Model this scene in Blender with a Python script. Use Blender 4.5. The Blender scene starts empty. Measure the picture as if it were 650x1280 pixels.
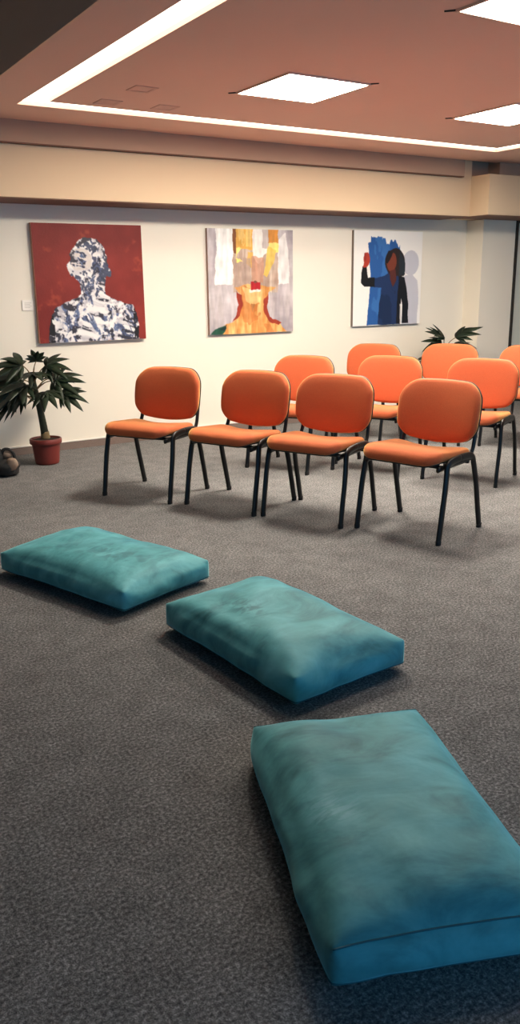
import bpy, bmesh, math, random
import numpy as np
from mathutils import Vector, Matrix
random.seed(7)
PI = math.pi
SC = bpy.context.scene
COL = SC.collection

# ------------------------------------------------------------------ helpers
def lin(r, g, b):
    f = lambda c: (c/255)/12.92 if c <= 10 else ((c/255+0.055)/1.055)**2.4
    return (f(r), f(g), f(b), 1)

def new_mat(name):
    m = bpy.data.materials.new(name); m.use_nodes = True
    return m, m.node_tree.nodes, m.node_tree.links, m.node_tree.nodes['Principled BSDF']

def mat(name, col, rough=.6, metal=0, spec=.5, noise=None, bump=None):
    m, N, L, B = new_mat(name)
    c = col if len(col) == 4 else (*col, 1)
    B.inputs['Base Color'].default_value = c
    B.inputs['Roughness'].default_value = rough
    B.inputs['Metallic'].default_value = metal
    B.inputs['Specular IOR Level'].default_value = spec
    if noise or bump:
        tc = N.new('ShaderNodeTexCoord')
    if noise:
        sc, amt = noise
        n = N.new('ShaderNodeTexNoise'); n.inputs['Scale'].default_value = sc; n.inputs['Detail'].default_value = 4
        L.new(tc.outputs['Object'], n.inputs['Vector'])
        r = N.new('ShaderNodeMapRange'); r.inputs['From Min'].default_value = .3; r.inputs['From Max'].default_value = .7
        r.inputs['To Min'].default_value = 1-amt; r.inputs['To Max'].default_value = 1+amt
        L.new(n.outputs['Fac'], r.inputs['Value'])
        x = N.new('ShaderNodeMix'); x.data_type = 'RGBA'; x.blend_type = 'MULTIPLY'; x.inputs['Factor'].default_value = 1
        x.inputs['A'].default_value = c
        L.new(r.outputs['Result'], x.inputs['B']); L.new(x.outputs['Result'], B.inputs['Base Color'])
    if bump:
        sc, st, dist = bump
        n = N.new('ShaderNodeTexNoise'); n.inputs['Scale'].default_value = sc; n.inputs['Detail'].default_value = 3
        L.new(tc.outputs['Object'], n.inputs['Vector'])
        b = N.new('ShaderNodeBump'); b.inputs['Strength'].default_value = st; b.inputs['Distance'].default_value = dist
        L.new(n.outputs['Fac'], b.inputs['Height']); L.new(b.outputs['Normal'], B.inputs['Normal'])
    return m

def emit_mat(name, col, strength):
    m, N, L, B = new_mat(name)
    B.inputs['Base Color'].default_value = (.8, .8, .8, 1)
    B.inputs['Emission Color'].default_value = (*col, 1)
    B.inputs['Emission Strength'].default_value = strength
    return m

def obj(name, bm, m, parent=None, smooth=False, loc=None):
    me = bpy.data.meshes.new(name)
    bmesh.ops.recalc_face_normals(bm, faces=bm.faces[:])
    bm.to_mesh(me); bm.free()
    if smooth:
        for p in me.polygons: p.use_smooth = True
    o = bpy.data.objects.new(name, me); COL.objects.link(o)
    for k in (m if isinstance(m, (list, tuple)) else [m]): me.materials.append(k)
    if parent: o.parent = parent
    if loc: o.location = loc
    return o

def thing(name, label, cat, loc=(0, 0, 0), rz=0, group=None):
    o = bpy.data.objects.new(name, None); COL.objects.link(o)
    o.empty_display_size = .1
    o.location = loc; o.rotation_euler = (0, 0, rz)
    tag(o, label, cat, group)
    return o

def tag(o, label, cat, group=None):
    o['label'] = label; o['category'] = cat
    if group: o['group'] = group
    return o

def struct(name, bm, m, parent=None, smooth=False):
    o = obj(name, bm, m, parent, smooth)
    if parent is None: o['kind'] = 'structure'
    return o

def dup(root, loc, rz, label, group=None):
    r = root.copy(); COL.objects.link(r); r.location = loc; r.rotation_euler = (0, 0, rz)
    r['label'] = label
    if group: r['group'] = group
    for ch in list(root.children):
        c = ch.copy(); COL.objects.link(c); c.parent = r
        for g in list(ch.children):
            d = g.copy(); COL.objects.link(d); d.parent = c
    return r

def box(bm, x0, x1, y0, y1, z0, z1, bevel=0):
    b = bm if not bevel else bmesh.new()
    v = [b.verts.new((x, y, z)) for x in (x0, x1) for y in (y0, y1) for z in (z0, z1)]
    for f in ((0,1,3,2),(4,6,7,5),(0,4,5,1),(2,3,7,6),(0,2,6,4),(1,5,7,3)):
        b.faces.new([v[i] for i in f])
    if bevel:
        bmesh.ops.bevel(b, geom=b.edges[:], offset=bevel, segments=2, affect='EDGES', profile=.5)
        t = bpy.data.meshes.new('t'); b.to_mesh(t); b.free(); bm.from_mesh(t); bpy.data.meshes.remove(t)
    return bm

def boxes(*L, bevel=0):
    bm = bmesh.new()
    for a in L: box(bm, *a, bevel=bevel)
    return bm

def smooth_path(pts, n=6):
    """Catmull-Rom through pts"""
    P = [Vector(p) for p in pts]; out = []
    for i in range(len(P)-1):
        p0 = P[max(i-1, 0)]; p1 = P[i]; p2 = P[i+1]; p3 = P[min(i+2, len(P)-1)]
        for k in range(n):
            t = k/n
            out.append(.5*((2*p1)+(p2-p0)*t+(2*p0-5*p1+4*p2-p3)*t*t+(3*p1-p0-3*p2+p3)*t**3))
    out.append(P[-1]); return out

def tube(bm, pts, r, n=10, ry=None, up=(0, 1, 0), closed=False):
    """sweep an elliptical section along pts; r may be list; ry = second radius (along 'up')"""
    P = [Vector(p) for p in pts]; m = len(P); rings = []
    upv = Vector(up)
    for i in range(m):
        if closed: t = (P[(i+1) % m]-P[i-1]).normalized()
        else: t = (P[min(i+1, m-1)]-P[max(i-1, 0)]).normalized()
        u = upv-t*upv.dot(t)
        if u.length < 1e-3: u = Vector((1, 0, 0))-t*t.x
        u.normalize(); w = t.cross(u)
        rr = r[i] if isinstance(r, (list, tuple)) else r
        r2 = rr if ry is None else ry
        rings.append([bm.verts.new(P[i]+w*rr*math.cos(2*PI*k/n)+u*r2*math.sin(2*PI*k/n)) for k in range(n)])
    for i in range(m if closed else m-1):
        a, b = rings[i], rings[(i+1) % m]
        for k in range(n): bm.faces.new((a[k], a[(k+1) % n], b[(k+1) % n], b[k]))
    if not closed:
        bm.faces.new(rings[0][::-1]); bm.faces.new(rings[-1])
    return bm

def lathe(bm, prof, n=32, c=(0, 0)):
    rings = []
    for r, z in prof:
        rings.append([bm.verts.new((c[0]+r*math.cos(2*PI*k/n), c[1]+r*math.sin(2*PI*k/n), z)) for k in range(n)])
    for i in range(len(prof)-1):
        a, b = rings[i], rings[i+1]
        for k in range(n): bm.faces.new((a[k], a[(k+1) % n], b[(k+1) % n], b[k]))
    bm.faces.new(rings[0][::-1]); bm.faces.new(rings[-1])
    return bm

def pad(outline, layers, warp):
    """stack of scaled outlines. layers: (scale inset distance fraction, height); warp(x,y,h)->Vector"""
    bm = bmesh.new(); n = len(outline); rings = []
    for s, hgt in layers:
        rings.append([bm.verts.new(warp(x*s, y*s, hgt)) for x, y in outline])
    for a, b in zip(rings, rings[1:]):
        for k in range(n): bm.faces.new((a[k], a[(k+1) % n], b[(k+1) % n], b[k]))
    for ring, s, hgt in ((rings[0], *layers[0]), (rings[-1], *layers[-1])):
        c = bm.verts.new(warp(0, 0, hgt))
        for k in range(n): bm.faces.new((ring[k], ring[(k+1) % n], c))
    return bm

# ------------------------------------------------------------------ materials
WALL = mat('cream_wall_paint', lin(238, 231, 216), .75, spec=.3, noise=(1.2, .015), bump=(260, .05, .002))
CEIL = mat('dusty_pink_ceiling_paint', lin(238, 198, 181), .85, spec=.2, noise=(.9, .02))
SOFF = mat('tan_soffit_paint', lin(220, 196, 164), .8, spec=.25, noise=(1.1, .02))
CORN = mat('taupe_cornice_paint', lin(184, 156, 136), .8, spec=.25, noise=(1.1, .03))
PALE = mat('pale_grey_column_paint', lin(236, 228, 212), .75, spec=.3, noise=(1.2, .015))
SLAB = mat('brown_slab', lin(128, 100, 82), .9, spec=.1)
SKIRT = mat('carpet_skirting', lin(128, 112, 104), .9, spec=.1, noise=(180, .2))
LIP = mat('white_skirting_cap', lin(232, 226, 216), .5)
BLACKMETAL = mat('satin_black_tube', (.006, .006, .006, 1), .34, spec=.35)
BLACKPLASTIC = mat('black_plastic', (.008, .008, .008, 1), .5)
BLACKFRAME = mat('black_window_profile', (.008, .008, .008, 1), .4)
RUBBER = mat('rubber_cap', (.008, .008, .008, 1), .8)

def carpet_mat():
    m, N, L, B = new_mat('grey_needle_felt_carpet')
    tc = N.new('ShaderNodeTexCoord')
    def nz(s, d, rough=.6):
        n = N.new('ShaderNodeTexNoise'); n.inputs['Scale'].default_value = s; n.inputs['Detail'].default_value = d
        n.inputs['Roughness'].default_value = rough
        L.new(tc.outputs['Object'], n.inputs['Vector']); return n
    n1, n2, n3 = nz(105, 6, .8), nz(9, 4), nz(260, 2)
    r1 = N.new('ShaderNodeValToRGB'); e = r1.color_ramp.elements
    e[0].position = .36; e[0].color = (.045, .046, .047, 1); e[1].position = .68; e[1].color = (.44, .435, .43, 1)
    k = e.new(.5); k.color = (.148, .147, .145, 1)
    L.new(n1.outputs['Fac'], r1.inputs['Fac'])
    mr = N.new('ShaderNodeMapRange'); mr.inputs['From Min'].default_value = .3; mr.inputs['From Max'].default_value = .7
    mr.inputs['To Min'].default_value = .82; mr.inputs['To Max'].default_value = 1.16
    L.new(n2.outputs['Fac'], mr.inputs['Value'])
    x = N.new('ShaderNodeMix'); x.data_type = 'RGBA'; x.blend_type = 'MULTIPLY'; x.inputs['Factor'].default_value = 1
    L.new(r1.outputs['Color'], x.inputs['A']); L.new(mr.outputs['Result'], x.inputs['B'])
    L.new(x.outputs['Result'], B.inputs['Base Color'])
    B.inputs['Roughness'].default_value = .95; B.inputs['Specular IOR Level'].default_value = .1
    b = N.new('ShaderNodeBump'); b.inputs['Strength'].default_value = .5; b.inputs['Distance'].default_value = .004
    L.new(n3.outputs['Fac'], b.inputs['Height']); L.new(b.outputs['Normal'], B.inputs['Normal'])
    return m
CARPET = carpet_mat()

def velvet_mat(mark, rad, rot, mcol):
    m, N, L, B = new_mat('teal_velvet')
    tc = N.new('ShaderNodeTexCoord')
    oi = N.new('ShaderNodeObjectInfo')
    add = N.new('ShaderNodeVectorMath'); add.operation = 'ADD'
    mul = N.new('ShaderNodeVectorMath'); mul.operation = 'SCALE'; mul.inputs['Scale'].default_value = 3.7
    L.new(oi.outputs['Location'], mul.inputs[0]); L.new(tc.outputs['Object'], add.inputs[0]); L.new(mul.outputs['Vector'], add.inputs[1])
    mp = N.new('ShaderNodeMapping'); mp.inputs['Scale'].default_value = (1.0, 1.7, 1); mp.inputs['Rotation'].default_value = (0, 0, .6)
    L.new(add.outputs['Vector'], mp.inputs['Vector'])
    n = N.new('ShaderNodeTexNoise'); n.inputs['Scale'].default_value = 4.2; n.inputs['Detail'].default_value = 6
    n.inputs['Roughness'].default_value = .62; n.inputs['Distortion'].default_value = .7
    L.new(mp.outputs['Vector'], n.inputs['Vector'])
    r = N.new('ShaderNodeValToRGB'); e = r.color_ramp.elements
    e[0].position = .30; e[0].color = (.035, .175, .190, 1); e[1].position = .74; e[1].color = (.16, .53, .555, 1)
    k = e.new(.5); k.color = (.088, .355, .378, 1)
    L.new(n.outputs['Fac'], r.inputs['Fac'])
    # brushed nap: short strokes where hands have pressed the pile the other way
    mp2 = N.new('ShaderNodeMapping'); mp2.vector_type = 'TEXTURE'
    mp2.inputs['Location'].default_value = (*mark, 0); mp2.inputs['Rotation'].default_value = (0, 0, rot); mp2.inputs['Scale'].default_value = (*rad, .5)
    L.new(tc.outputs['Object'], mp2.inputs['Vector'])
    ln_ = N.new('ShaderNodeVectorMath'); ln_.operation = 'LENGTH'
    flat = N.new('ShaderNodeVectorMath'); flat.operation = 'MULTIPLY'; flat.inputs[1].default_value = (1, 1, 0)
    L.new(mp2.outputs['Vector'], flat.inputs[0]); L.new(flat.outputs['Vector'], ln_.inputs[0])
    st = N.new('ShaderNodeVectorMath'); st.operation = 'MULTIPLY'; st.inputs[1].default_value = (.8, 2.6, 0); L.new(mp2.outputs['Vector'], st.inputs[0])
    ns = N.new('ShaderNodeTexNoise'); ns.inputs['Scale'].default_value = 1.5; ns.inputs['Detail'].default_value = 4; ns.inputs['Distortion'].default_value = .8
    L.new(st.outputs['Vector'], ns.inputs['Vector'])
    g1 = N.new('ShaderNodeMapRange'); g1.inputs['From Min'].default_value = 1.15; g1.inputs['From Max'].default_value = .45; L.new(ln_.outputs['Value'], g1.inputs['Value'])
    g2 = N.new('ShaderNodeMapRange'); g2.inputs['From Min'].default_value = .43; g2.inputs['From Max'].default_value = .56; L.new(ns.outputs['Fac'], g2.inputs['Value'])
    gm = N.new('ShaderNodeMath'); gm.operation = 'MULTIPLY'; L.new(g1.outputs['Result'], gm.inputs[0]); L.new(g2.outputs['Result'], gm.inputs[1])
    g3 = N.new('ShaderNodeMath'); g3.operation = 'MULTIPLY'; g3.inputs[1].default_value = .75; L.new(gm.outputs['Value'], g3.inputs[0])
    mx = N.new('ShaderNodeMix'); mx.data_type = 'RGBA'; L.new(g3.outputs['Value'], mx.inputs['Factor'])
    L.new(r.outputs['Color'], mx.inputs['A']); mx.inputs['B'].default_value = mcol
    L.new(mx.outputs['Result'], B.inputs['Base Color'])
    B.inputs['Roughness'].default_value = .62; B.inputs['Specular IOR Level'].default_value = .25
    B.inputs['Sheen Weight'].default_value = 1.0; B.inputs['Sheen Roughness'].default_value = .30
    B.inputs['Sheen Tint'].default_value = (.35, .85, .92, 1)
    n2 = N.new('ShaderNodeTexNoise'); n2.inputs['Scale'].default_value = 5; n2.inputs['Detail'].default_value = 4
    L.new(add.outputs['Vector'], n2.inputs['Vector'])
    b = N.new('ShaderNodeBump'); b.inputs['Strength'].default_value = .35; b.inputs['Distance'].default_value = .02
    L.new(n2.outputs['Fac'], b.inputs['Height']); L.new(b.outputs['Normal'], B.inputs['Normal'])
    return m
DARKNAP, PALENAP = (.040, .165, .180, 1), (.17, .47, .53, 1)
SEAM = mat('teal_seam_cord', (.020, .110, .130, 1), .7)

def fabric_mat():
    m, N, L, B = new_mat('orange_woven_fabric')
    tc = N.new('ShaderNodeTexCoord')
    n = N.new('ShaderNodeTexNoise'); n.inputs['Scale'].default_value = 420; n.inputs['Detail'].default_value = 2
    L.new(tc.outputs['Object'], n.inputs['Vector'])
    r = N.new('ShaderNodeValToRGB'); e = r.color_ramp.elements
    e[0].position = .3; e[0].color = (.45, .086, .034, 1); e[1].position = .7; e[1].color = (.61, .130, .050, 1)
    L.new(n.outputs['Fac'], r.inputs['Fac']); L.new(r.outputs['Color'], B.inputs['Base Color'])
    B.inputs['Roughness'].default_value = .8; B.inputs['Specular IOR Level'].default_value = .2
    B.inputs['Sheen Weight'].default_value = 1.0; B.inputs['Sheen Roughness'].default_value = .42
    B.inputs['Sheen Tint'].default_value = (1, .72, .25, 1)
    b = N.new('ShaderNodeBump'); b.inputs['Strength'].default_value = .15; b.inputs['Distance'].default_value = .001
    L.new(n.outputs['Fac'], b.inputs['Height']); L.new(b.outputs['Normal'], B.inputs['Normal'])
    return m
ORANGE = fabric_mat()

LIGHT_WARM = (1.0, .895, .76)
PANEL_L = emit_mat('light_panel_glow', LIGHT_WARM, 104)
PANEL_DIM = emit_mat('dimmed_panel_glow', LIGHT_WARM, 17)
STRIP_L = emit_mat('strip_light_glow', (1.0, .89, .72), 5)
WHITEFRAME = mat('white_light_frame', lin(225, 190, 172), .6)

# ------------------------------------------------------------------ the room
H = 2.5           # dropped ceiling
YW = 6.82         # wall with the paintings
XE = 1.535        # free edge of the dropped ceiling
S0, S1, SW = 1.826, 6.29, .163   # strip slot outer X range
T0, T1 = 2.6, 5.837               # strip slot outer Y range
struct('floor', boxes((-3.2, 9.4, -3.0, YW+.2, -.08, 0)), CARPET)
struct('wall_back', boxes((-3.2, 9.4, YW, YW+.15, 0, 3.30)), WALL)
struct('wall_right', boxes((9.3, 9.45, -1.0, YW, 0, 3.30)), WALL)
struct('light_blocker_left', boxes((-1.75, -1.6, -3.0, YW, 0, 3.30)), mat('dark_taupe_blocker', lin(92, 84, 78), .9))  # unseen dark wall, added to keep sky fill off the near floor
# dropped ceiling with a rectangular light slot
zt = H+.11
bm = bmesh.new()
for a in ((XE, S0, -1.0, 6.35), (S1, 9.3, -1.0, 6.35), (S0, S1, T1, 6.35), (S0, S1, -1.0, T0),
          (S0+SW, S1-SW, T0+SW, T1-SW)):
    box(bm, a[0], a[1], a[2], a[3], H, zt)
struct('ceiling', bm, CEIL)
struct('trim_1', boxes((XE, 9.3, -1.0, 6.36, zt+.012, zt+.03)), SLAB)       # hidden lid of the light slot
struct('trim_2', boxes((-3.2, 9.4, -3.0, YW, 3.30, 3.42)), SLAB)
struct('trim_7', boxes((XE-.012, XE, -1.0, 6.35, H, 3.30)), mat('brown_fascia_paint', lin(238, 206, 182), .9, spec=.1))             # structural slab above
# cornice beam, soffit box along the wall and around the column
struct('trim_3', boxes((-3.1, 6.42, 6.35, 6.47, 2.352, 2.62), (6.42, 6.86, 6.46, 6.56, 2.352, 2.62)), CORN)
struct('trim_4', boxes((6.86, 9.3, 6.30, 6.5, 2.352, 2.62)), CORN)
bm = boxes((-3.1, 6.57, 6.40, YW, 1.985, 2.60), (6.57, 9.3, 6.155, YW, 1.985, 2.362))
struct('trim_5', bm, SOFF)
SHADE_BROWN = mat('painted_shade_brown', lin(112, 78, 62), .7)  # dark colour standing in for shade on the undersides
struct('soffit_shade_strip', boxes((-3.1, 6.56, 6.405, YW, 1.977, 1.985), (6.575, 9.3, 6.16, 6.62, 1.977, 1.985)), SHADE_BROWN)  # thin dark strip added to paint the shade line under the soffit
struct('cornice_shade_strip', boxes((-3.1, 6.42, 6.352, 6.45, 2.344, 2.352)), SHADE_BROWN)  # likewise a painted shade line, along the cornice bottom
# column
struct('wall_column', boxes((6.97, 7.47, 6.58, YW, 0, 1.977)), PALE)
# skirting
for i, (a, b) in enumerate((((-3.1, 6.97), YW),)):
    struct('baseboard_back', boxes((a[0], a[1], b-.014, b, 0, .062)), SKIRT)
    struct('trim_6', boxes((a[0], a[1], b-.018, b, .062, .074), bevel=.003), LIP)
struct('baseboard_column', boxes((6.956, 7.47, 6.566, 6.58, 0, .062), (6.956, 6.97, 6.58, YW, 0, .062)), SKIRT)
# glazed partition right of the column
PANE = mat('frosted_grey_green_glass', lin(205, 208, 196), .35, spec=.5)
w = bpy.data.objects.new('window_1', None); COL.objects.link(w); w['kind'] = 'structure'
obj('window_frame', boxes((7.47, 7.503, 6.565, 6.63, 0, 1.985), (9.2, 9.3, 6.565, 6.63, 0, 1.985), (7.503, 9.2, 6.565, 6.63, 0, .06), (7.503, 9.2, 6.565, 6.63, 1.955, 1.985)), BLACKFRAME, w)
obj('window_pane', boxes((7.503, 9.2, 6.60, 6.612, .06, 1.955)), PANE, w)

# ------------------------------------------------------------------ lights
def ceiling_panel(cx, cy, label, glow=PANEL_L):
    t = thing('ceiling_panel_light', label, 'ceiling light', (cx, cy, H), 0, 'square ceiling panel lights')
    q, s = .298, .284
    obj('light_frame', boxes((-q, q, -q, -s, -.010, 0), (-q, q, s, q, -.010, 0), (-q, -s, -s, s, -.010, 0), (s, q, -s, s, -.010, 0)), WHITEFRAME, t)
    obj('diffuser', boxes((-s, s, -s, s, -.008, -.001)), glow, t)
    for sx in (-1, 1):
        bm = bmesh.new()
        a = Vector((sx*q, -sx*q, -.004)); d = Vector((sx, -sx, 0)).normalized()
        n = Vector((sx, sx, 0)).normalized()*.006
        p = [a-n-d*.004, a+n-d*.004, a+d*.045+n*.4, a+d*.045-n*.4]
        lo = [bm.verts.new(v+Vector((0, 0, -.002))) for v in p]; hi = [bm.verts.new(v+Vector((0, 0, .004))) for v in p]
        bm.faces.new(lo); bm.faces.new(hi[::-1])
        for k in range(4): bm.faces.new((lo[k], lo[(k+1) % 4], hi[(k+1) % 4], hi[k]))
        obj('spring_clip', bm, BLACKPLASTIC, t)
    return t
ceiling_panel(3.20, 4.56, 'square glowing ceiling panel above the front row, fully in view')
ceiling_panel(5.01, 4.52, 'square glowing ceiling panel nearest the ceiling corner above the column')
ceiling_panel(3.22, 2.70, 'square glowing ceiling panel cut by the top right corner of the photo', PANEL_DIM)
ceiling_panel(5.01, 2.70, 'square ceiling panel just beyond the right edge of the photo, above the chairs', PANEL_DIM)

t = thing('recessed_strip_light', 'long white strip of light recessed in a rectangle around the ceiling', 'strip light', (0, 0, H))
z0, z1 = .024, .034
e = .006
for a in ((S0+e, S0+SW-e, T0+e, T1-e), (S1-SW+e, S1-e, T0+e, T1-e), (S0+SW, S1-SW, T1-SW+e, T1-e), (S0+SW, S1-SW, T0+e, T0+SW-e)):
    obj('strip_diffuser', boxes((*a, z0, z1)), STRIP_L, t)

COVER = mat('blank_cover_plate', lin(222, 180, 165), .8)
for (x, y, s, lab) in ((2.36, 5.05, .075, 'small square blank plate on the ceiling nearest the long slanting light strip'),
                    (2.32, 5.50, .075, 'small square blank plate on the ceiling at the corner of the light strip'),
                    (2.72, 5.48, .075, 'small square blank plate on the ceiling furthest right, near the back light strip')):
    o = obj('ceiling_cover_plate', boxes((-s, s, -s, -s+.02, -.004, 0), (-s, s, s-.02, s, -.004, 0), (-s, -s+.02, -s+.02, s-.02, -.004, 0), (s-.02, s, -s+.02, s-.02, -.004, 0), (-s+.02, s-.02, -s+.02, s-.02, -.002, 0)), COVER)
    o.location = (x, y, H); tag(o, lab, 'cover plate', 'blank ceiling plates')

# ------------------------------------------------------------------ chairs
def outline(w, d, r, n=10, bulge=0, bulge_bottom=0):
    """rounded rectangle, half extents w,d, corner radius r (tuple: +y corners, -y corners)"""
    rt, rb = r if isinstance(r, tuple) else (r, r)
    pts = []
    for (sx, sy, rr, a0) in ((1, 1, rt, 0), (-1, 1, rt, 90), (-1, -1, rb, 180), (1, -1, rb, 270)):
        cx, cy = sx*(w-rr), sy*(d-rr)
        for k in range(n+1):
            a = math.radians(a0+90*k/n); pts.append((cx+rr*math.cos(a), cy+rr*math.sin(a)))
    # resample edges
    out = []
    m = len(pts)
    for i in range(m):
        p, q = pts[i], pts[(i+1) % m]
        L = math.hypot(q[0]-p[0], q[1]-p[1]); k = max(1, int(L/.03))
        for j in range(k): out.append((p[0]+(q[0]-p[0])*j/k, p[1]+(q[1]-p[1])*j/k))
    res = []
    for x, y in out:
        u = x/w; v = y/d
        if v > 0: y += bulge*(1-u*u)*v
        else: y += bulge_bottom*(1-u*u)*v
        x += .012*(1-v*v)*(1 if u > 0 else -1)*abs(u)
        res.append((x, y))
    return res

SEAT_X, SEAT_Z = .055, .425     # seat centre in x (forward) and base height
def seat_warp(y, x, h):
    # outline is (y across, x forward); saddle: dip in the middle of the rear half, waterfall front
    f = x/.205; s = y/.235
    z = SEAT_Z+h+.018*f-.001
    if h > .02:
        z += -.016*max(0, -f+.35)*(1-s*s)*1.0+.010*(s*s)*max(0, -f+.2)
    z -= .030*max(0, f-.45)**2/.3
    return Vector((SEAT_X+x, y, z))

def back_warp(y, zc, h):
    # h: forward offset; concave across, leaning back
    z = .655+zc
    lean = -.195-.17*(z-.47)
    return Vector((lean+h+.028*(y/.25)**2+.010*math.sin((z-.47)/.35*PI), y, z+.02*0))

def make_chair(name, label):
    t = thing(name, label, 'chair')
    so = outline(.235, .205, (.07, .055))
    ly = [(.86, 0), (.95, .002), (.99, .010), (1, .022), (1, .032), (.985, .044), (.95, .053), (.88, .059), (.7, .064), (.45, .066), (.2, .067)]
    obj('seat', pad(so, ly, seat_warp), ORANGE, t, True)
    obj('seat_pan', pad(so, [(.4, -.014), (.86, -.012), (.955, -.004), (.965, .004), (.9, .006)], lambda y, x, h: Vector((SEAT_X+x, y, SEAT_Z+h-.001+.018*x/.205-.030*max(0, x/.205-.45)**2/.3))), BLACKPLASTIC, t, True)
    bo = outline(.245, .150, (.100, .075), bulge=.012, bulge_bottom=.036)
    bl = [(.86, 0), (.95, .002), (.99, .009), (1, .019), (1, .027), (.985, .037), (.95, .044), (.88, .048), (.7, .051), (.4, .052)]
    obj('backrest', pad(bo, bl, back_warp), ORANGE, t, True)
    obj('back_shell', pad(bo, [(.5, -.022), (.88, -.020), (.97, -.012), (1.0, -.002), (1.006, .006), (.96, .008), (.8, .008)], back_warp), BLACKPLASTIC, t, True)
    for s in (-1, 1):
        y0 = s*.262; y1 = s*.256
        front = [(.226, y0, .012), (.205, y0, .14), (.180, y0, .28), (.158, y1, .392), (.147, y1, .418), (.118, y1, .432), (.07, y1, .437), (.025, y1, .439)]
        rear = [(-.224, y0, .012), (-.190, y0, .15), (-.158, y0, .28), (-.131, y1, .388), (-.119, y1, .416), (-.092, y1, .433), (-.03, y1, .439), (.024, y1, .439)]
        for path in (front, rear):
            l = obj('leg', tube(bmesh.new(), smooth_path(path, 5), .0210, 14, ry=.0125), BLACKMETAL, t, True)
            fx, fy = path[0][0], path[0][1]
            obj('foot_cap', tube(bmesh.new(), [(fx, fy, 0), (fx, fy, .004), (fx, fy, .022), (fx, fy, .026)], [.0200, .0215, .0215, .0210], 14, ry=.0130), RUBBER, l, True)
        yi = s*.226
        up = [(.205, yi, .398), (.08, yi, .402), (-.06, yi, .404), (-.125, yi, .412), (-.168, yi, .450), (-.196, yi*.98, .52), (-.222, yi*.95, .60), (-.240, yi*.93, .68)]
        obj('back_upright', tube(bmesh.new(), smooth_path(up, 5), .0155, 12, ry=.0095), BLACKMETAL, t, True)
        # bracket between rail and leg loop
        obj('side_bracket', tube(bmesh.new(), smooth_path([(-.115, s*.254, .418), (-.04, s*.250, .414), (.07, s*.250, .412), (.150, s*.254, .416)], 4), .010, 8), BLACKMETAL, t, True)
    for x in (.135, -.085):
        obj('crossbar', tube(bmesh.new(), [(x, -.25, .400), (x, 0, .398), (x, .25, .400)], .0105, 10, up=(0, 0, 1)), BLACKMETAL, t, True)
    return t

GR = 'orange visitor chairs set out in rows'
chairs = [
 (2.300, 4.985, 209.5, 'orange padded chair at the far left end of the front row, nearest the potted plant'),
 (2.628, 4.425, 203, 'orange padded chair second from the left in the front row'),
 (2.885, 3.925, 205, 'orange padded chair third from the left in the front row'),
 (3.165, 3.360, 196, 'orange padded chair at the near right end of the front row, closest to the camera'),
 (3.52, 5.15, 205, 'orange padded chair at the left end of the middle row, before the pale yellow painting'),
 (4.00, 4.71, 205, 'orange padded chair second from the left in the middle row, behind the third front chair'),
 (4.335, 4.10, 205, 'orange padded chair third in the middle row, standing behind the nearest front chair'),
 (4.64, 3.47, 206, 'middle row chair cut by the right edge, only its black leg showing'),
 (4.72, 5.76, 205, 'orange padded chair at the left end of the last row, below the blue painting'),
 (5.21, 5.31, 205, 'orange padded chair second in the last row, in front of the rear plant'),
 (5.57, 4.73, 205, 'orange padded chair in the last row cut off by the right edge of the photo'),
]
c0 = make_chair('visitor_chair', chairs[0][3]); c0['group'] = GR
for i, (x, y, a, lab) in enumerate(chairs):
    # local +x of the chair is its forward direction
    if i == 0: c0.location = (x, y, 0); c0.rotation_euler = (0, 0, math.radians(a))
    else: dup(c0, (x, y, 0), math.radians(a), lab)

# ------------------------------------------------------------------ floor cushions
def vnoise(seed):
    rng = np.random.RandomState(seed); g = rng.rand(64, 64)
    def f(x, y):
        xi = np.floor(x).astype(int); yi = np.floor(y).astype(int); fx = x-xi; fy = y-yi
        fx = fx*fx*(3-2*fx); fy = fy*fy*(3-2*fy)
        a = g[xi % 64, yi % 64]; b = g[(xi+1) % 64, yi % 64]; c = g[xi % 64, (yi+1) % 64]; d = g[(xi+1) % 64, (yi+1) % 64]
        return (a*(1-fx)+b*fx)*(1-fy)+(c*(1-fx)+d*fx)*fy
    return f
def fbm(seed, x, y, octv=4, gain=.5):
    s = 0; amp = 1; tot = 0
    for o in range(octv):
        s = s+amp*vnoise(seed+o*13)(x*2**o+o*5.3, y*2**o+o*9.1); tot += amp; amp *= gain
    return s/tot

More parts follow.
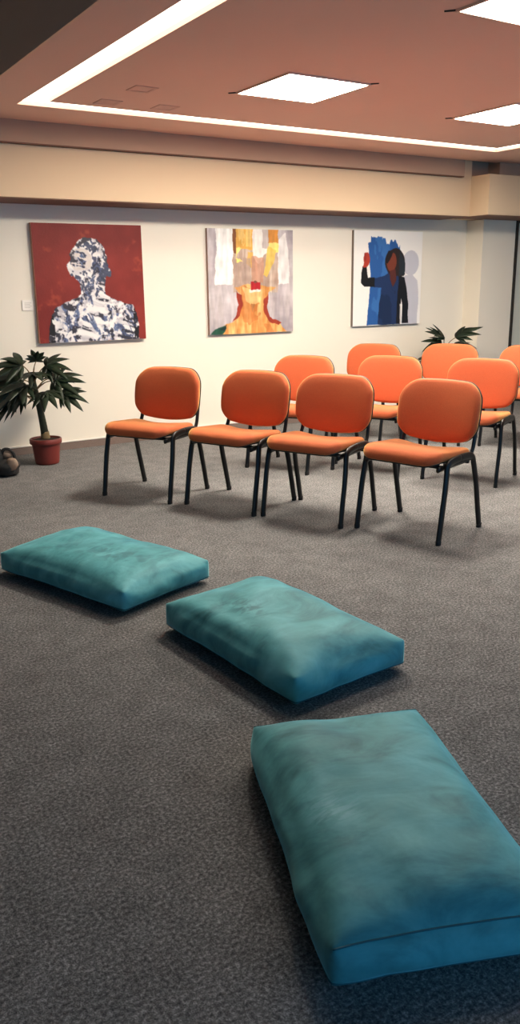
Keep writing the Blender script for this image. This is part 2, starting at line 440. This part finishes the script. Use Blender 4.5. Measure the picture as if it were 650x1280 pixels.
def cushion(name, label, loc, rz, w, l, hgt, seed, velvet, top=.040, rim=.030, drop=.024, end_seams=False):
    """w: half short side (x), l: half long side (y); a stuffed box cushion with soft rounded rims and pointed corners"""
    t = thing(name, label, 'floor cushion', (loc[0], loc[1], 0), rz, 'teal velvet floor cushions')
    nu, nv, nh = 34, 52, 12
    U = np.linspace(-1, 1, nu+1); V = np.linspace(-1, 1, nv+1)
    U = .55*U+.45*np.sin(U*PI/2); V = .6*V+.4*np.sin(V*PI/2)
    N1, N2 = vnoise(seed), vnoise(seed+3)
    one = lambda f, a, b: float(f(np.array([a]), np.array([b]))[0])
    def rnd(a): return max(0, 1-abs(a)**7)
    def shape(u, v, k):
        """k in 0..1 from the bottom rim to the top rim on the sides"""
        cu, cv = abs(u), abs(v)
        corner = (cu*cv)**5
        x = u*w*(1-.035*(1-v*v)+.012*corner); y = v*l*(1-.022*(1-u*u)+.010*corner)
        return x, y
    bm = bmesh.new(); VT = {}
    def vert(i, j, k):
        key = (i, j, k)
        if key in VT: return VT[key]
        u, v = U[i], V[j]; kk = k/nh
        x, y = shape(u, v, kk)
        eu, ev = 1-abs(u), 1-abs(v)
        if k == nh:
            # rim falls away softly near every edge
            fu = 1-math.exp(-eu*w/rim); fv = 1-math.exp(-ev*l/rim)
            z = hgt-drop+drop*min(fu, 1)*min(fv, 1)+top*((1-abs(u)**2.6)*(1-abs(v)**3.2))**.8
            z += .022*(one(N1, u*1.7+9, v*2.6+4)-.5)*fu*fv+.007*(one(N2, u*6+3, v*8+2)-.5)*fu*fv
        elif k == 0:
            z = .002+.022*max(abs(u)**10, abs(v)**14)
        else:
            z = .024+(hgt-drop-.024)*kk
        if 0 < k < nh:
            b = .030*math.sin(PI*kk)**.7
            b += .010*(one(N2, u*4+v*5+kk*1.2+5, kk*2+seed % 7)-.5)
            if i in (0, nu): x += math.copysign(b*(1-v**8), u)
            if j in (0, nv): y += math.copysign(b*(1-u**8), v)
        VT[key] = bm.verts.new((x, y, z)); return VT[key]
    for k in (0, nh):
        for i in range(nu):
            for j in range(nv):
                bm.faces.new((vert(i, j, k), vert(i+1, j, k), vert(i+1, j+1, k), vert(i, j+1, k)))
    for k in range(nh):
        for i in range(nu):
            for j in (0, nv): bm.faces.new((vert(i, j, k), vert(i+1, j, k), vert(i+1, j, k+1), vert(i, j, k+1)))
        for j in range(nv):
            for i in (0, nu): bm.faces.new((vert(i, j, k), vert(i, j+1, k), vert(i, j+1, k+1), vert(i, j, k+1)))
    for q in range(2):
        bmesh.ops.smooth_vert(bm, verts=bm.verts[:], factor=.5, use_axis_x=True, use_axis_y=True, use_axis_z=True)
    zmin = min(v.co.z for v in bm.verts)
    for v in bm.verts: v.co.z -= zmin
    ends = [[VT[(i, j, nh)].co.copy() for i in range(nu+1)] for j in (0, nv)]
    low = [VT[(i, 0, 1)].co.copy() for i in range(nu)]+[VT[(nu, j, 1)].co.copy() for j in range(nv)]+[VT[(i, nv, 1)].co.copy() for i in range(nu, 0, -1)]+[VT[(0, j, 1)].co.copy() for j in range(nv, 0, -1)]
    obj('cushion_cover', bm, velvet, t, True)
    for e_ in ends if end_seams else []: obj('seam', tube(bmesh.new(), e_, .0022, 6, up=(0, 0, 1)), SEAM, t, True)
    obj('seam', tube(bmesh.new(), low, .0026, 6, up=(0, 0, 1), closed=True), SEAM, t, True)
    return t

cushion('floor_cushion', 'teal velvet floor cushion furthest left, lying nearest the potted plant', (1.350, 3.575), math.radians(18.5), .262, .440, .136, 11, velvet_mat((-.05, -.16), (.10, .24), .15, DARKNAP))
cushion('floor_cushion', 'teal velvet floor cushion in the middle of the three, with a dark brushed mark', (1.606, 2.445), math.radians(4), .248, .415, .142, 23, velvet_mat((-.09, .07), (.065, .13), -.1, DARKNAP))
cushion('floor_cushion', 'large teal velvet floor cushion closest to the camera, cut by the right edge', (1.195, 1.352), math.radians(-21.5), .248, .425, .134, 37, velvet_mat((-.145, -.06), (.08, .075), .3, PALENAP), top=.034, rim=.026, drop=.022, end_seams=True)

# ------------------------------------------------------------------ paintings
def painted_canvas(name, label, x0, x1, zb, zt_, thick, func, side_col, n=230):
    t = thing(name, label, 'painting', ((x0+x1)/2, YW, zb))
    w, h = (x1-x0)/2, zt_-zb
    side = mat('canvas_edge', side_col, .8)
    obj('canvas_frame', boxes((-w, w, -thick, 0, 0, h)), side, t)
    u = np.linspace(0, 1, n); v = np.linspace(0, 1, n)
    U, Vv = np.meshgrid(u, v)        # V: 0 at top
    rgb = func(U, Vv)
    p = np.pad(rgb, ((1, 1), (1, 1), (0, 0)), 'edge')     # wet paint edges blend slightly
    rgb = .4*rgb+.15*(p[:-2, 1:-1]+p[2:, 1:-1]+p[1:-1, :-2]+p[1:-1, 2:])
    me = bpy.data.meshes.new('painted_face')
    vs = [((U[j, i]*2-1)*w, -thick-.0015, (1-Vv[j, i])*h) for j in range(n) for i in range(n)]
    fs = [(j*n+i, (j+1)*n+i, (j+1)*n+i+1, j*n+i+1) for j in range(n-1) for i in range(n-1)]
    me.from_pydata(vs, [], fs)
    ca = me.color_attributes.new('paint', 'FLOAT_COLOR', 'POINT')
    c = rgb/255.0; c = np.where(c <= .04045, c/12.92, ((c+.055)/1.055)**2.4)
    arr = np.ones((n*n, 4), dtype=np.float32); arr[:, :3] = c.reshape(-1, 3)
    ca.data.foreach_set('color', arr.ravel())
    m, N, L, B = new_mat('oil_paint')
    a = N.new('ShaderNodeVertexColor'); a.layer_name = 'paint'
    L.new(a.outputs['Color'], B.inputs['Base Color']); B.inputs['Roughness'].default_value = .55; B.inputs['Specular IOR Level'].default_value = .3
    tc = N.new('ShaderNodeTexCoord'); nn = N.new('ShaderNodeTexNoise'); nn.inputs['Scale'].default_value = 60
    L.new(tc.outputs['Object'], nn.inputs['Vector'])
    b = N.new('ShaderNodeBump'); b.inputs['Strength'].default_value = .3; b.inputs['Distance'].default_value = .004
    L.new(nn.outputs['Fac'], b.inputs['Height']); L.new(b.outputs['Normal'], B.inputs['Normal'])
    me.materials.append(m)
    o = bpy.data.objects.new('painted_face', me); COL.objects.link(o); o.parent = t
    return t

def inpoly(U, V, P):
    r = np.zeros(U.shape, bool); n = len(P)
    for i in range(n):
        x1, y1 = P[i]; x2, y2 = P[(i+1) % n]
        if y1 == y2: continue
        c = ((y1 > V) != (y2 > V)) & (U < (x2-x1)*(V-y1)/(y2-y1)+x1)
        r ^= c
    return r
def put(img, mask, col, a=1.0):
    col = np.array(col, float)
    m = mask[..., None]*a if mask.dtype != bool else mask[..., None].astype(float)*a
    img[:] = img*(1-m)+col*m
def mixc(t, a, b): return np.array(a, float)*(1-t[..., None])+np.array(b, float)*t[..., None]
def sm(x, a, b): return np.clip((x-a)/(b-a), 0, 1)

def paint_bust(U, V):
    n1 = fbm(101, U*3, V*3, 4); n2 = fbm(111, U*14, V*14, 3)
    img = mixc(sm(n1, .3, .7), (118, 34, 28), (140, 46, 37))
    put(img, sm(n2, .66, .80)*sm(fbm(7, U*4, V*4, 2), .5, .65), (172, 74, 46), .55)
    wu = U+(fbm(121, U*16, V*16, 3)-.5)*.035; wv = V+(fbm(131, U*16, V*16, 3)-.5)*.035
    head = ((wu-.495)/.175)**2+((wv-.325)/.215)**2 < 1
    face = inpoly(wu, wv, [(.335, .36), (.37, .47), (.40, .56), (.405, .66), (.625, .66), (.625, .52), (.66, .40), (.665, .30), (.34, .28)])
    ear = (((wu-.325)/.035)**2+((wv-.36)/.065)**2 < 1) | (((wu-.655)/.035)**2+((wv-.40)/.04)**2 < 1)
    body = inpoly(wu, wv, [(.40, .60), (.34, .63), (.17, .69), (.115, .76), (.09, .90), (.075, 1.01), (.925, 1.01), (.93, .90), (.915, .76), (.88, .70), (.74, .655), (.63, .60)])
    fig = head | face | ear | body
    sw = .10*np.sin(U*17+V*9); a = fbm(141, wu*13+V*7+sw*8, wv*21-U*6, 4, .6); b = fbm(151, wu*21-V*11, wv*13+U*9+sw*9, 4, .62); c = fbm(161, wu*32+sw*6, wv*24, 3, .6)
    ink = mixc(sm(a, .32, .58), (176, 172, 180), (240, 237, 234))
    ink = np.where((sm(b, .52, .62))[..., None] > .4, mixc(sm(c, .3, .7), (92, 104, 136), (172, 178, 194)), ink)
    ink = np.where((b > .60)[..., None], mixc(sm(c, .35, .6), (38, 44, 72), (84, 100, 140)), ink)
    right = sm(U, .44, .66)*(V < .63)
    ink = np.where((a+.16*right < .43+.0*right)[..., None] & (c < .56)[..., None], mixc(c, (20, 20, 30), (58, 58, 74)), ink)
    dark = (c+.14*right > .64) & (V < .64)
    ink = np.where(dark[..., None], mixc(a, (24, 26, 40), (84, 96, 128)), ink)
    rim = head & ~(((wu-.505)/.15)**2+((wv-.34)/.20)**2 < 1) & (V < .34)
    ink = np.where((rim & (c > .40))[..., None], np.array((52, 50, 60.)), ink)
    hi = (((wu-.42)/.10)**2+((wv-.30)/.10)**2 < 1) & (a > .50)
    ink = ink*.9+np.array((238, 238, 244.))*.1
    ink = np.where(hi[..., None], mixc(c, (200, 190, 186), (240, 234, 226)), ink)
    edge = body & (V > .66) & ((wu < .135) | (wu > .885)) & (c > .42)
    ink = np.where(edge[..., None], np.array((24, 24, 30.)), ink)
    img = np.where(fig[..., None], ink, img)
    return img

def paint_face(U, V):
    st = fbm(201, U*26, V*4, 3); st2 = fbm(211, U*10, V*3, 4); n = fbm(221, U*12, V*12, 3)
    wu = U+(fbm(231, U*10, V*10, 3)-.5)*.035; wv = V+(fbm(241, U*10, V*10, 3)-.5)*.05
    img = mixc(sm(st2, .3, .7), (168, 158, 164), (204, 196, 198))
    put(img, sm(st, .45, .7)*.5, (188, 178, 176))
    put(img, (wu > .075) & (wu < .285) & (wv < .525) & (wu > .10-.05*V), (246, 244, 240))
    put(img, inpoly(wu, wv, [(.82, .10), (.90, .02), (.955, .30), (.955, .53), (.79, .535), (.80, .30)]), (240, 236, 232), .85)
    fc = (wu > .285) & (wu < .815) & (wv < .60)
    put(img, fc, (196, 176, 160))
    img = np.where(fc[..., None], mixc(sm(st, .3, .72), (176, 150, 134), (222, 206, 190)), img)
    put(img, (wu > .285) & (wu < .335) & (wv < .22), (132, 78, 42))
    put(img, (wu > .32) & (wu < .515) & (wv < .20), (236, 178, 84)); put(img, (wu > .345) & (wu < .50) & (wv < .17) & (st > .5), (246, 204, 120))
    put(img, (wu > .515) & (wu < .70) & (wv < .27-.05*np.sin(U*30)), (246, 240, 232))
    put(img, (wu > .635) & (wu < .705) & (wv < .18), (202, 190, 184))
    put(img, (wu > .70) & (wu < .825) & (wv < .135), (214, 142, 60))
    yel = ((wu > .32) & (wu < .515) & (wv > .17) & (wv < .31) & (n > .46)) | ((wu > .71) & (wu < .825) & (wv > .13) & (wv < .20))
    put(img, yel, (250, 228, 130))
    put(img, inpoly(wu, wv, [(.70, .16), (.80, .18), (.77, .30), (.69, .45), (.64, .43), (.67, .28)]), (236, 196, 88), .85)
    put(img, inpoly(wu, wv, [(.46, .22), (.515, .22), (.50, .36), (.44, .33)]), (228, 178, 82), .8)
    put(img, (wu > .30) & (wu < .49) & (wv > .28) & (wv < .56) & (st > .42), (172, 146, 134), .7)
    put(img, (wu > .50) & (wu < .64) & (wv > .26) & (wv < .50), (198, 140, 112), .7)
    # neck and shoulders
    neck = inpoly(wu, wv, [(.30, .56), (.36, .62), (.38, .70), (.34, .82), (.26, .88), (.13, .93), (.02, 1.01), (.95, 1.01), (.84, .93), (.73, .87), (.67, .78), (.66, .68), (.71, .60), (.79, .55), (.60, .53), (.45, .52)])
    img = np.where(neck[..., None], mixc(sm(st, .3, .7), (212, 142, 74), (246, 200, 130)), img)
    put(img, neck & (fbm(251, U*7, V*7, 3) > .58), (196, 112, 54), .6)
    put(img, inpoly(wu, wv, [(.31, .59), (.37, .63), (.385, .72), (.35, .82), (.25, .88), (.30, .82), (.34, .72)]), (150, 52, 34))
    put(img, inpoly(wu, wv, [(.64, .68), (.70, .62), (.685, .76), (.72, .85), (.86, .92), (.82, .94), (.70, .88), (.64, .80)]), (158, 58, 38))
    put(img, inpoly(wu, wv, [(.38, .55), (.62, .58), (.60, .70), (.50, .74), (.42, .68)]), (240, 206, 140), .7)
    put(img, (wu > .47) & (wu < .60) & (wv > .565) & (wv < .60), (246, 232, 218))
    put(img, (U > .485) & (U < .60) & (wv > .495) & (wv < .575), (178, 32, 40))
    put(img, ((U-.54)/.02)**2+((V-.50)/.012)**2 < 1, (120, 70, 60))
    put(img, inpoly(wu, wv, [(.48, .72), (.54, .72), (.50, .80)]), (176, 120, 70))
    put(img, inpoly(wu, wv, [(.0, 1.01), (.05, .95), (.17, .915), (.19, .94), (.13, 1.01)]), (36, 84, 66))
    put(img, inpoly(wu, wv, [(.10, .955), (.2, .91), (.17, .96)]), (28, 50, 46))
    img = img*(.90+.22*np.clip(fbm(261, U*38, V*9, 3)-.1, 0, 1))[..., None]+(fbm(271, U*8, V*24, 3)[..., None]-.5)*22
    return np.clip(img, 0, 255)

def paint_figure(U, V):
    wu = U+(fbm(301, U*9, V*9, 2)-.5)*.02; wv = V+(fbm(311, U*9, V*9, 2)-.5)*.02
    img = np.ones(U.shape+(3,))*np.array((244., 241., 236.))
    sh = (((wu-.83)/.125)**2+((wv-.335)/.135)**2 < 1) | inpoly(wu, wv, [(.74, .47), (.86, .46), (.94, .52), (.965, .65), (.955, .995), (.72, .995)])
    put(img, sh, (196, 196, 206))
    top = .055+.10*vnoise(5)(U*34, U*0)*(U > .40)+.02*vnoise(6)(U*50, U*0)
    blue = inpoly(wu, wv, [(.19, .0), (.665, .0), (.66, .98), (.20, 1.0), (.22, .80), (.24, .45)]) & (V > top) & ~((U < .24) & (V < .13) & (vnoise(9)(U*40, V*20) > .5))
    put(img, blue, (44, 92, 158))
    put(img, blue & (fbm(321, U*16, V*5, 3) > .54), (58, 110, 176))
    body = inpoly(wu, wv, [(.24, .50), (.44, .475), (.52, .44), (.66, .46), (.72, .52), (.70, .75), (.69, .995), (.36, .995), (.38, .75), (.40, .60), (.24, .585)])
    put(img, body, (32, 52, 92)); put(img, body & (fbm(331, U*8, V*5, 3) > .55), (26, 44, 78))
    arm = inpoly(wu, wv, [(.125, .37), (.185, .37), (.20, .49), (.30, .485), (.30, .585), (.16, .58), (.115, .54)])
    put(img, arm, (22, 22, 26))
    arm2 = inpoly(wu, wv, [(.66, .47), (.74, .49), (.775, .60), (.81, .80), (.815, .985), (.725, .985), (.72, .80), (.70, .70), (.70, .99), (.64, .99), (.645, .70)])
    put(img, arm2, (20, 22, 30))
    put(img, inpoly(wu, wv, [(.685, .78), (.70, .78), (.715, .985), (.695, .985)]), (210, 206, 204))
    hair = (((wu-.595)/.145)**2+((wv-.33)/.15)**2 < 1) | inpoly(wu, wv, [(.50, .22), (.66, .22), (.745, .40), (.73, .475), (.66, .48), (.60, .46)])
    put(img, hair, (44, 34, 34))
    put(img, inpoly(wu, wv, [(.66, .20), (.745, .33), (.745, .46), (.66, .475)]), (38, 46, 54))
    put(img, ((wu-.545)/.075)**2+((wv-.325)/.105)**2 < 1, (120, 58, 42))
    put(img, inpoly(wu, wv, [(.53, .42), (.61, .40), (.625, .52), (.575, .595), (.53, .50)]), (88, 44, 40))
    put(img, inpoly(wu, wv, [(.50, .20), (.56, .215), (.52, .30), (.49, .34), (.465, .34), (.45, .30)]), (36, 28, 30))
    hand = (((wu-.185)/.050)**2+((wv-.30)/.075)**2 < 1) | inpoly(wu, wv, [(.145, .32), (.19, .33), (.18, .385), (.13, .38)])
    put(img, hand, (176, 62, 46))
    put(img, inpoly(wu, wv, [(.15, .23), (.17, .22), (.18, .30), (.15, .33)]), (150, 46, 36))
    return img

painted_canvas('painting', 'square painting of a white and blue splotched bust on dark red', 2.15, 3.092, .902, 1.838, .045, paint_bust, lin(205, 150, 130))
painted_canvas('painting', 'square painting of a face with red lips and golden neck on pale grey', 3.735, 4.655, .902, 1.832, .032, paint_face, lin(150, 120, 105))
painted_canvas('painting', 'painting of a dark haired figure raising one hand before a blue patch', 5.39, 6.30, .920, 1.850, .032, paint_figure, lin(120, 105, 95))

t = thing('wall_label', 'small white caption card on the wall left of the dark red painting', 'label card', (2.085, YW, 1.165))
obj('card', boxes((-.046, .046, -.009, 0, 0, .082), bevel=.001), mat('white_card', lin(240, 234, 226), .5), t)
obj('caption_lines', boxes(*[(-.026, .03-.01*(k % 2), -.0096, -.0085, .058-.012*k, .061-.012*k) for k in range(4)]), mat('grey_print', lin(185, 178, 168), .6), t)

# ------------------------------------------------------------------ plants
LEAF = mat('dark_green_leaf', lin(34, 47, 31), .42, spec=.45, noise=(14, .35))
STEM = mat('brown_green_stem', lin(54, 58, 38), .7, noise=(30, .3), bump=(60, .5, .004))
PETI = mat('petiole', lin(112, 92, 58), .6)
POT = mat('terracotta_red_plastic', lin(118, 44, 37), .5, noise=(8, .06))
SOIL = mat('dark_soil', lin(52, 38, 30), .95, noise=(60, .5), bump=(80, .8, .01))

def leaflet(bm, base, d, n, L, W, droop):
    """pointed lanceolate blade from base along d; n = up normal"""
    d = d.normalized(); side = d.cross(n).normalized(); n = side.cross(d).normalized()
    K = 7; rows = []
    for k in range(K+1):
        t = k/K
        wd = W*math.sin(PI*min(1, .10+.90*t)**.85)**.9 if k < K else 0
        c = base+d*L*t-Vector((0, 0, 1))*droop*L*t*t+n*0.0
        th = .0012
        if k == K:
            rows.append([bm.verts.new(c)]*1)
        else:
            rows.append([bm.verts.new(c-side*wd+n*wd*.30), bm.verts.new(c), bm.verts.new(c+side*wd+n*wd*.30), bm.verts.new(c-n*th*2)])
    for a, b in zip(rows, rows[1:]):
        if len(b) == 1:
            bm.faces.new((a[0], a[1], b[0])); bm.faces.new((a[1], a[2], b[0])); bm.faces.new((a[2], a[3], b[0])); bm.faces.new((a[3], a[0], b[0]))
        else:
            for i in range(4): bm.faces.new((a[i], a[(i+1) % 4], b[(i+1) % 4], b[i]))
    bm.faces.new(rows[0][::-1])

def palm_leaf(root, base, tip, aim, size, fan=95, nl=9, droop=.25, roll=0):
    """petiole from base to tip, then a hand of leaflets about direction aim"""
    rng = random.Random(hash((round(tip[0], 3), round(tip[1], 3), round(tip[2], 3))) & 0xffff)
    base, tip, aim = Vector(base), Vector(tip), Vector(aim).normalized()
    up = Vector((0, 0, 1)); n = (up-aim*up.dot(aim)).normalized()
    if roll: n = Matrix.Rotation(roll, 3, aim) @ n
    bm = bmesh.new()
    for k in range(nl):
        q = -1+2*k/(nl-1)
        a = math.radians(fan)*q
        d = Matrix.Rotation(a, 3, n) @ aim
        L = size*(1-.48*abs(q)**1.5)*rng.uniform(.84, 1.12)
        leaflet(bm, tip, d+n*rng.uniform(-.08, .12), n, L, L*.098+.008, droop*rng.uniform(.5, 1.6))
    lf = obj('leaf', bm, LEAF, root, True)
    mid = (base+tip)/2+Vector((0, 0, .02))
    obj('petiole', tube(bmesh.new(), smooth_path([base, mid, tip], 4), [.0055]*4+[.004]*5, 7, up=(.3, .9, .2)), PETI, lf, True)
    return lf

def make_plant(name, label, loc, leaves, lean):
    t = thing(name, label, 'potted plant', loc, 0, 'potted plants by the wall')
    pot = obj('pot', lathe(bmesh.new(), [(.082, 0), (.090, .004), (.094, .02), (.108, .155), (.109, .160), (.120, .161), (.124, .168), (.124, .196), (.119, .202), (.112, .202), (.110, .195), (.108, .18)], 40), POT, t, True)
    obj('soil', lathe(bmesh.new(), [(.05, .175), (.108, .176), (.107, .186), (.07, .196), (.02, .200)], 30), SOIL, pot, True)
    pts = smooth_path([(0, 0, .19), (lean*.15, 0, .30), (lean*.5, .0, .45), (lean, .0, .62), (lean*1.05, 0, .70)], 6)
    rad = [.033-.016*i/(len(pts)-1) for i in range(len(pts))]
    obj('stem', tube(bmesh.new(), pts, rad, 12), STEM, t, True)
    obj('stem_collar', lathe(bmesh.new(), [(.034, .196), (.037, .21), (.034, .235), (.031, .255)], 14), mat('tan_husk', lin(150, 128, 88), .8), t, True)
    for a in leaves: palm_leaf(t, *a)
    return t
# screen-right at the plant is about (.85,-.53,0); towards the camera (-.3,-.95,0)
RV = Vector((.846, -.534, 0)); TV = Vector((-.45, -.85, 0)); UP = Vector((0, 0, 1))
def P3(r, t_, z): return RV*r+TV*t_+UP*z
ln = -.055
def lf(bz, tip, aim, size, **kw):
    b = P3(0, 0, bz); b.x += ln*max(0, (bz-.25)/.4)
    return (b, P3(*tip), P3(*aim), size, kw.get('fan', 95), kw.get('nl', 8), kw.get('droop', .25), kw.get('roll', 0))
leaves1 = [
 lf(.66, (-.13, .04, .775), (-1, .1, .12), .29, roll=-.65, nl=7),
 lf(.68, (-.02, .02, .80), (.05, .4, .7), .15, fan=80),
 lf(.64, (.06, .06, .770), (1, .1, .10), .25, roll=.7, nl=7),
 lf(.62, (-.02, .14, .72), (.2, .9, -.1), .20, fan=90, roll=.1),
 lf(.58, (.11, .03, .655), (1, .1, .12), .27, roll=.75, nl=7),
 lf(.44, (.17, .05, .555), (1, .1, -.16), .24, fan=80, roll=.7, nl=7),
 lf(.60, (-.15, .06, .665), (-1, .3, -.05), .30, roll=-.75),
 lf(.52, (-.17, -.02, .60), (-1, -.2, -.22), .29, roll=-.7),
 lf(.55, (-.10, .12, .63), (-.6, .8, -.25), .27, roll=-.3),
 lf(.50, (.05, .13, .575), (.35, .9, -.45), .22, roll=.2),
 lf(.62, (-.05, -.12, .70), (-.3, -1, -.05), .24),
 lf(.58, (.06, -.10, .66), (.6, -.7, 0), .22),
 lf(.42, (-.12, .05, .545), (-.9, .3, -.6), .24, fan=70, roll=-.5),
 lf(.50, (-.20, .02, .54), (-1, .2, -.5), .25, fan=75, roll=-.6),
]
make_plant('potted_plant', 'potted plant with dark fingered leaves in a red pot under the dark red painting', (1.995, 6.35, 0), leaves1, ln)
leaves2 = [
 lf(.66, (-.05, .03, .78), (-1, .1, .72), .27, fan=52, nl=7, droop=.12, roll=-.5),
 lf(.66, (.07, .03, .79), (1, .1, .50), .29, fan=55, nl=7, droop=.18, roll=.65),
 lf(.62, (-.09, .05, .74), (-1, .3, .0), .24, fan=85, roll=-.7),
 lf(.62, (.05, .08, .72), (.7, .5, .1), .22, fan=85, roll=.4),
 lf(.52, (-.14, .06, .60), (-1, .2, -.35), .26, fan=80, roll=-.6),
 lf(.55, (.10, .06, .62), (1, .3, -.25), .25, fan=85, roll=.6),
 lf(.50, (.0, .12, .58), (0, 1, -.4), .22),
 lf(.60, (.0, -.12, .68), (0, -1, 0), .22),
]
make_plant('potted_plant', 'dark leafy plant rising behind the last row, right of the blue painting', (6.33, 6.38, 0), leaves2, .0)

# ------------------------------------------------------------------ small dark bag at the left edge
DARK = mat('charcoal_cloth', lin(38, 37, 36), .85, noise=(40, .25), bump=(120, .3, .003))
TAN = mat('tan_leather', lin(138, 116, 98), .7, noise=(30, .15))
def blob(c, r, seed, n=20):
    bm = bmesh.new(); bmesh.ops.create_uvsphere(bm, u_segments=n, v_segments=n//2+2, radius=1)
    for v in bm.verts:
        p = v.co; k = 1+.10*math.sin(4*p.x+seed)+.08*math.sin(5*p.y+2*seed)+.05*math.sin(7*p.z+seed)
        sp = Vector([math.copysign(abs(q)**.8, q) for q in p])
        v.co = Vector((c[0]+sp.x*r[0]*k, c[1]+sp.y*r[1]*k, max(.003, c[2]+sp.z*r[2]*k)))
    return bm
t = thing('small_bag', 'small dark rounded bag with tan patches on the carpet left of the red pot', 'bag', (1.60, 6.08, 0), math.radians(-32))
obj('body', blob((-.02, 0, .070), (.120, .080, .066), .4), DARK, t, True)
obj('side_pouch', blob((-.060, -.01, .140), (.062, .055, .062), 1.3), DARK, t, True)
obj('handle', tube(bmesh.new(), smooth_path([(-.03, -.02, .14), (-.01, -.025, .195), (.03, -.025, .205), (.065, -.02, .175), (.075, -.02, .12)], 5), .012, 10), DARK, t, True)
obj('tan_patch', blob((.060, -.050, .098), (.046, .030, .044), 2.2, 14), TAN, t, True)['label'] = 'tan patch'
obj('lining', blob((.020, -.020, .160), (.034, .02, .026), 3.1, 12), TAN, t, True)['label'] = 'pale lining'

# ------------------------------------------------------------------ daylight from the open glazed side behind the camera
w = bpy.data.worlds.new('daylight'); SC.world = w; w.use_nodes = True
bg = w.node_tree.nodes['Background']; bg.inputs['Color'].default_value = (.16, .54, 1, 1); bg.inputs['Strength'].default_value = 1.25

# ------------------------------------------------------------------ camera
f_px, pitch, roll, yaw, hc = 1035.0, .26893, -.01325, .5595, 1.35
cp, sp = math.cos(pitch), math.sin(pitch)
fw = Vector((math.sin(yaw)*cp, math.cos(yaw)*cp, -sp)); rt = Vector((math.cos(yaw), -math.sin(yaw), 0)); up = rt.cross(fw)
r2 = rt*math.cos(roll)+up*math.sin(roll); u2 = -rt*math.sin(roll)+up*math.cos(roll)
cam = bpy.data.cameras.new('camera'); co = bpy.data.objects.new('camera', cam); COL.objects.link(co)
M = Matrix((( r2.x, u2.x, -fw.x, 0), (r2.y, u2.y, -fw.y, 0), (r2.z, u2.z, -fw.z, hc), (0, 0, 0, 1)))
co.matrix_world = M
cam.sensor_fit = 'VERTICAL'; cam.sensor_height = 36; cam.lens = f_px/1280*36
cam.clip_start = .02
SC.camera = co
SC.view_settings.view_transform = 'Standard'; SC.view_settings.look = 'None'
SC.view_settings.exposure = 0; SC.view_settings.gamma = 1; SC.view_settings.use_curve_mapping = False
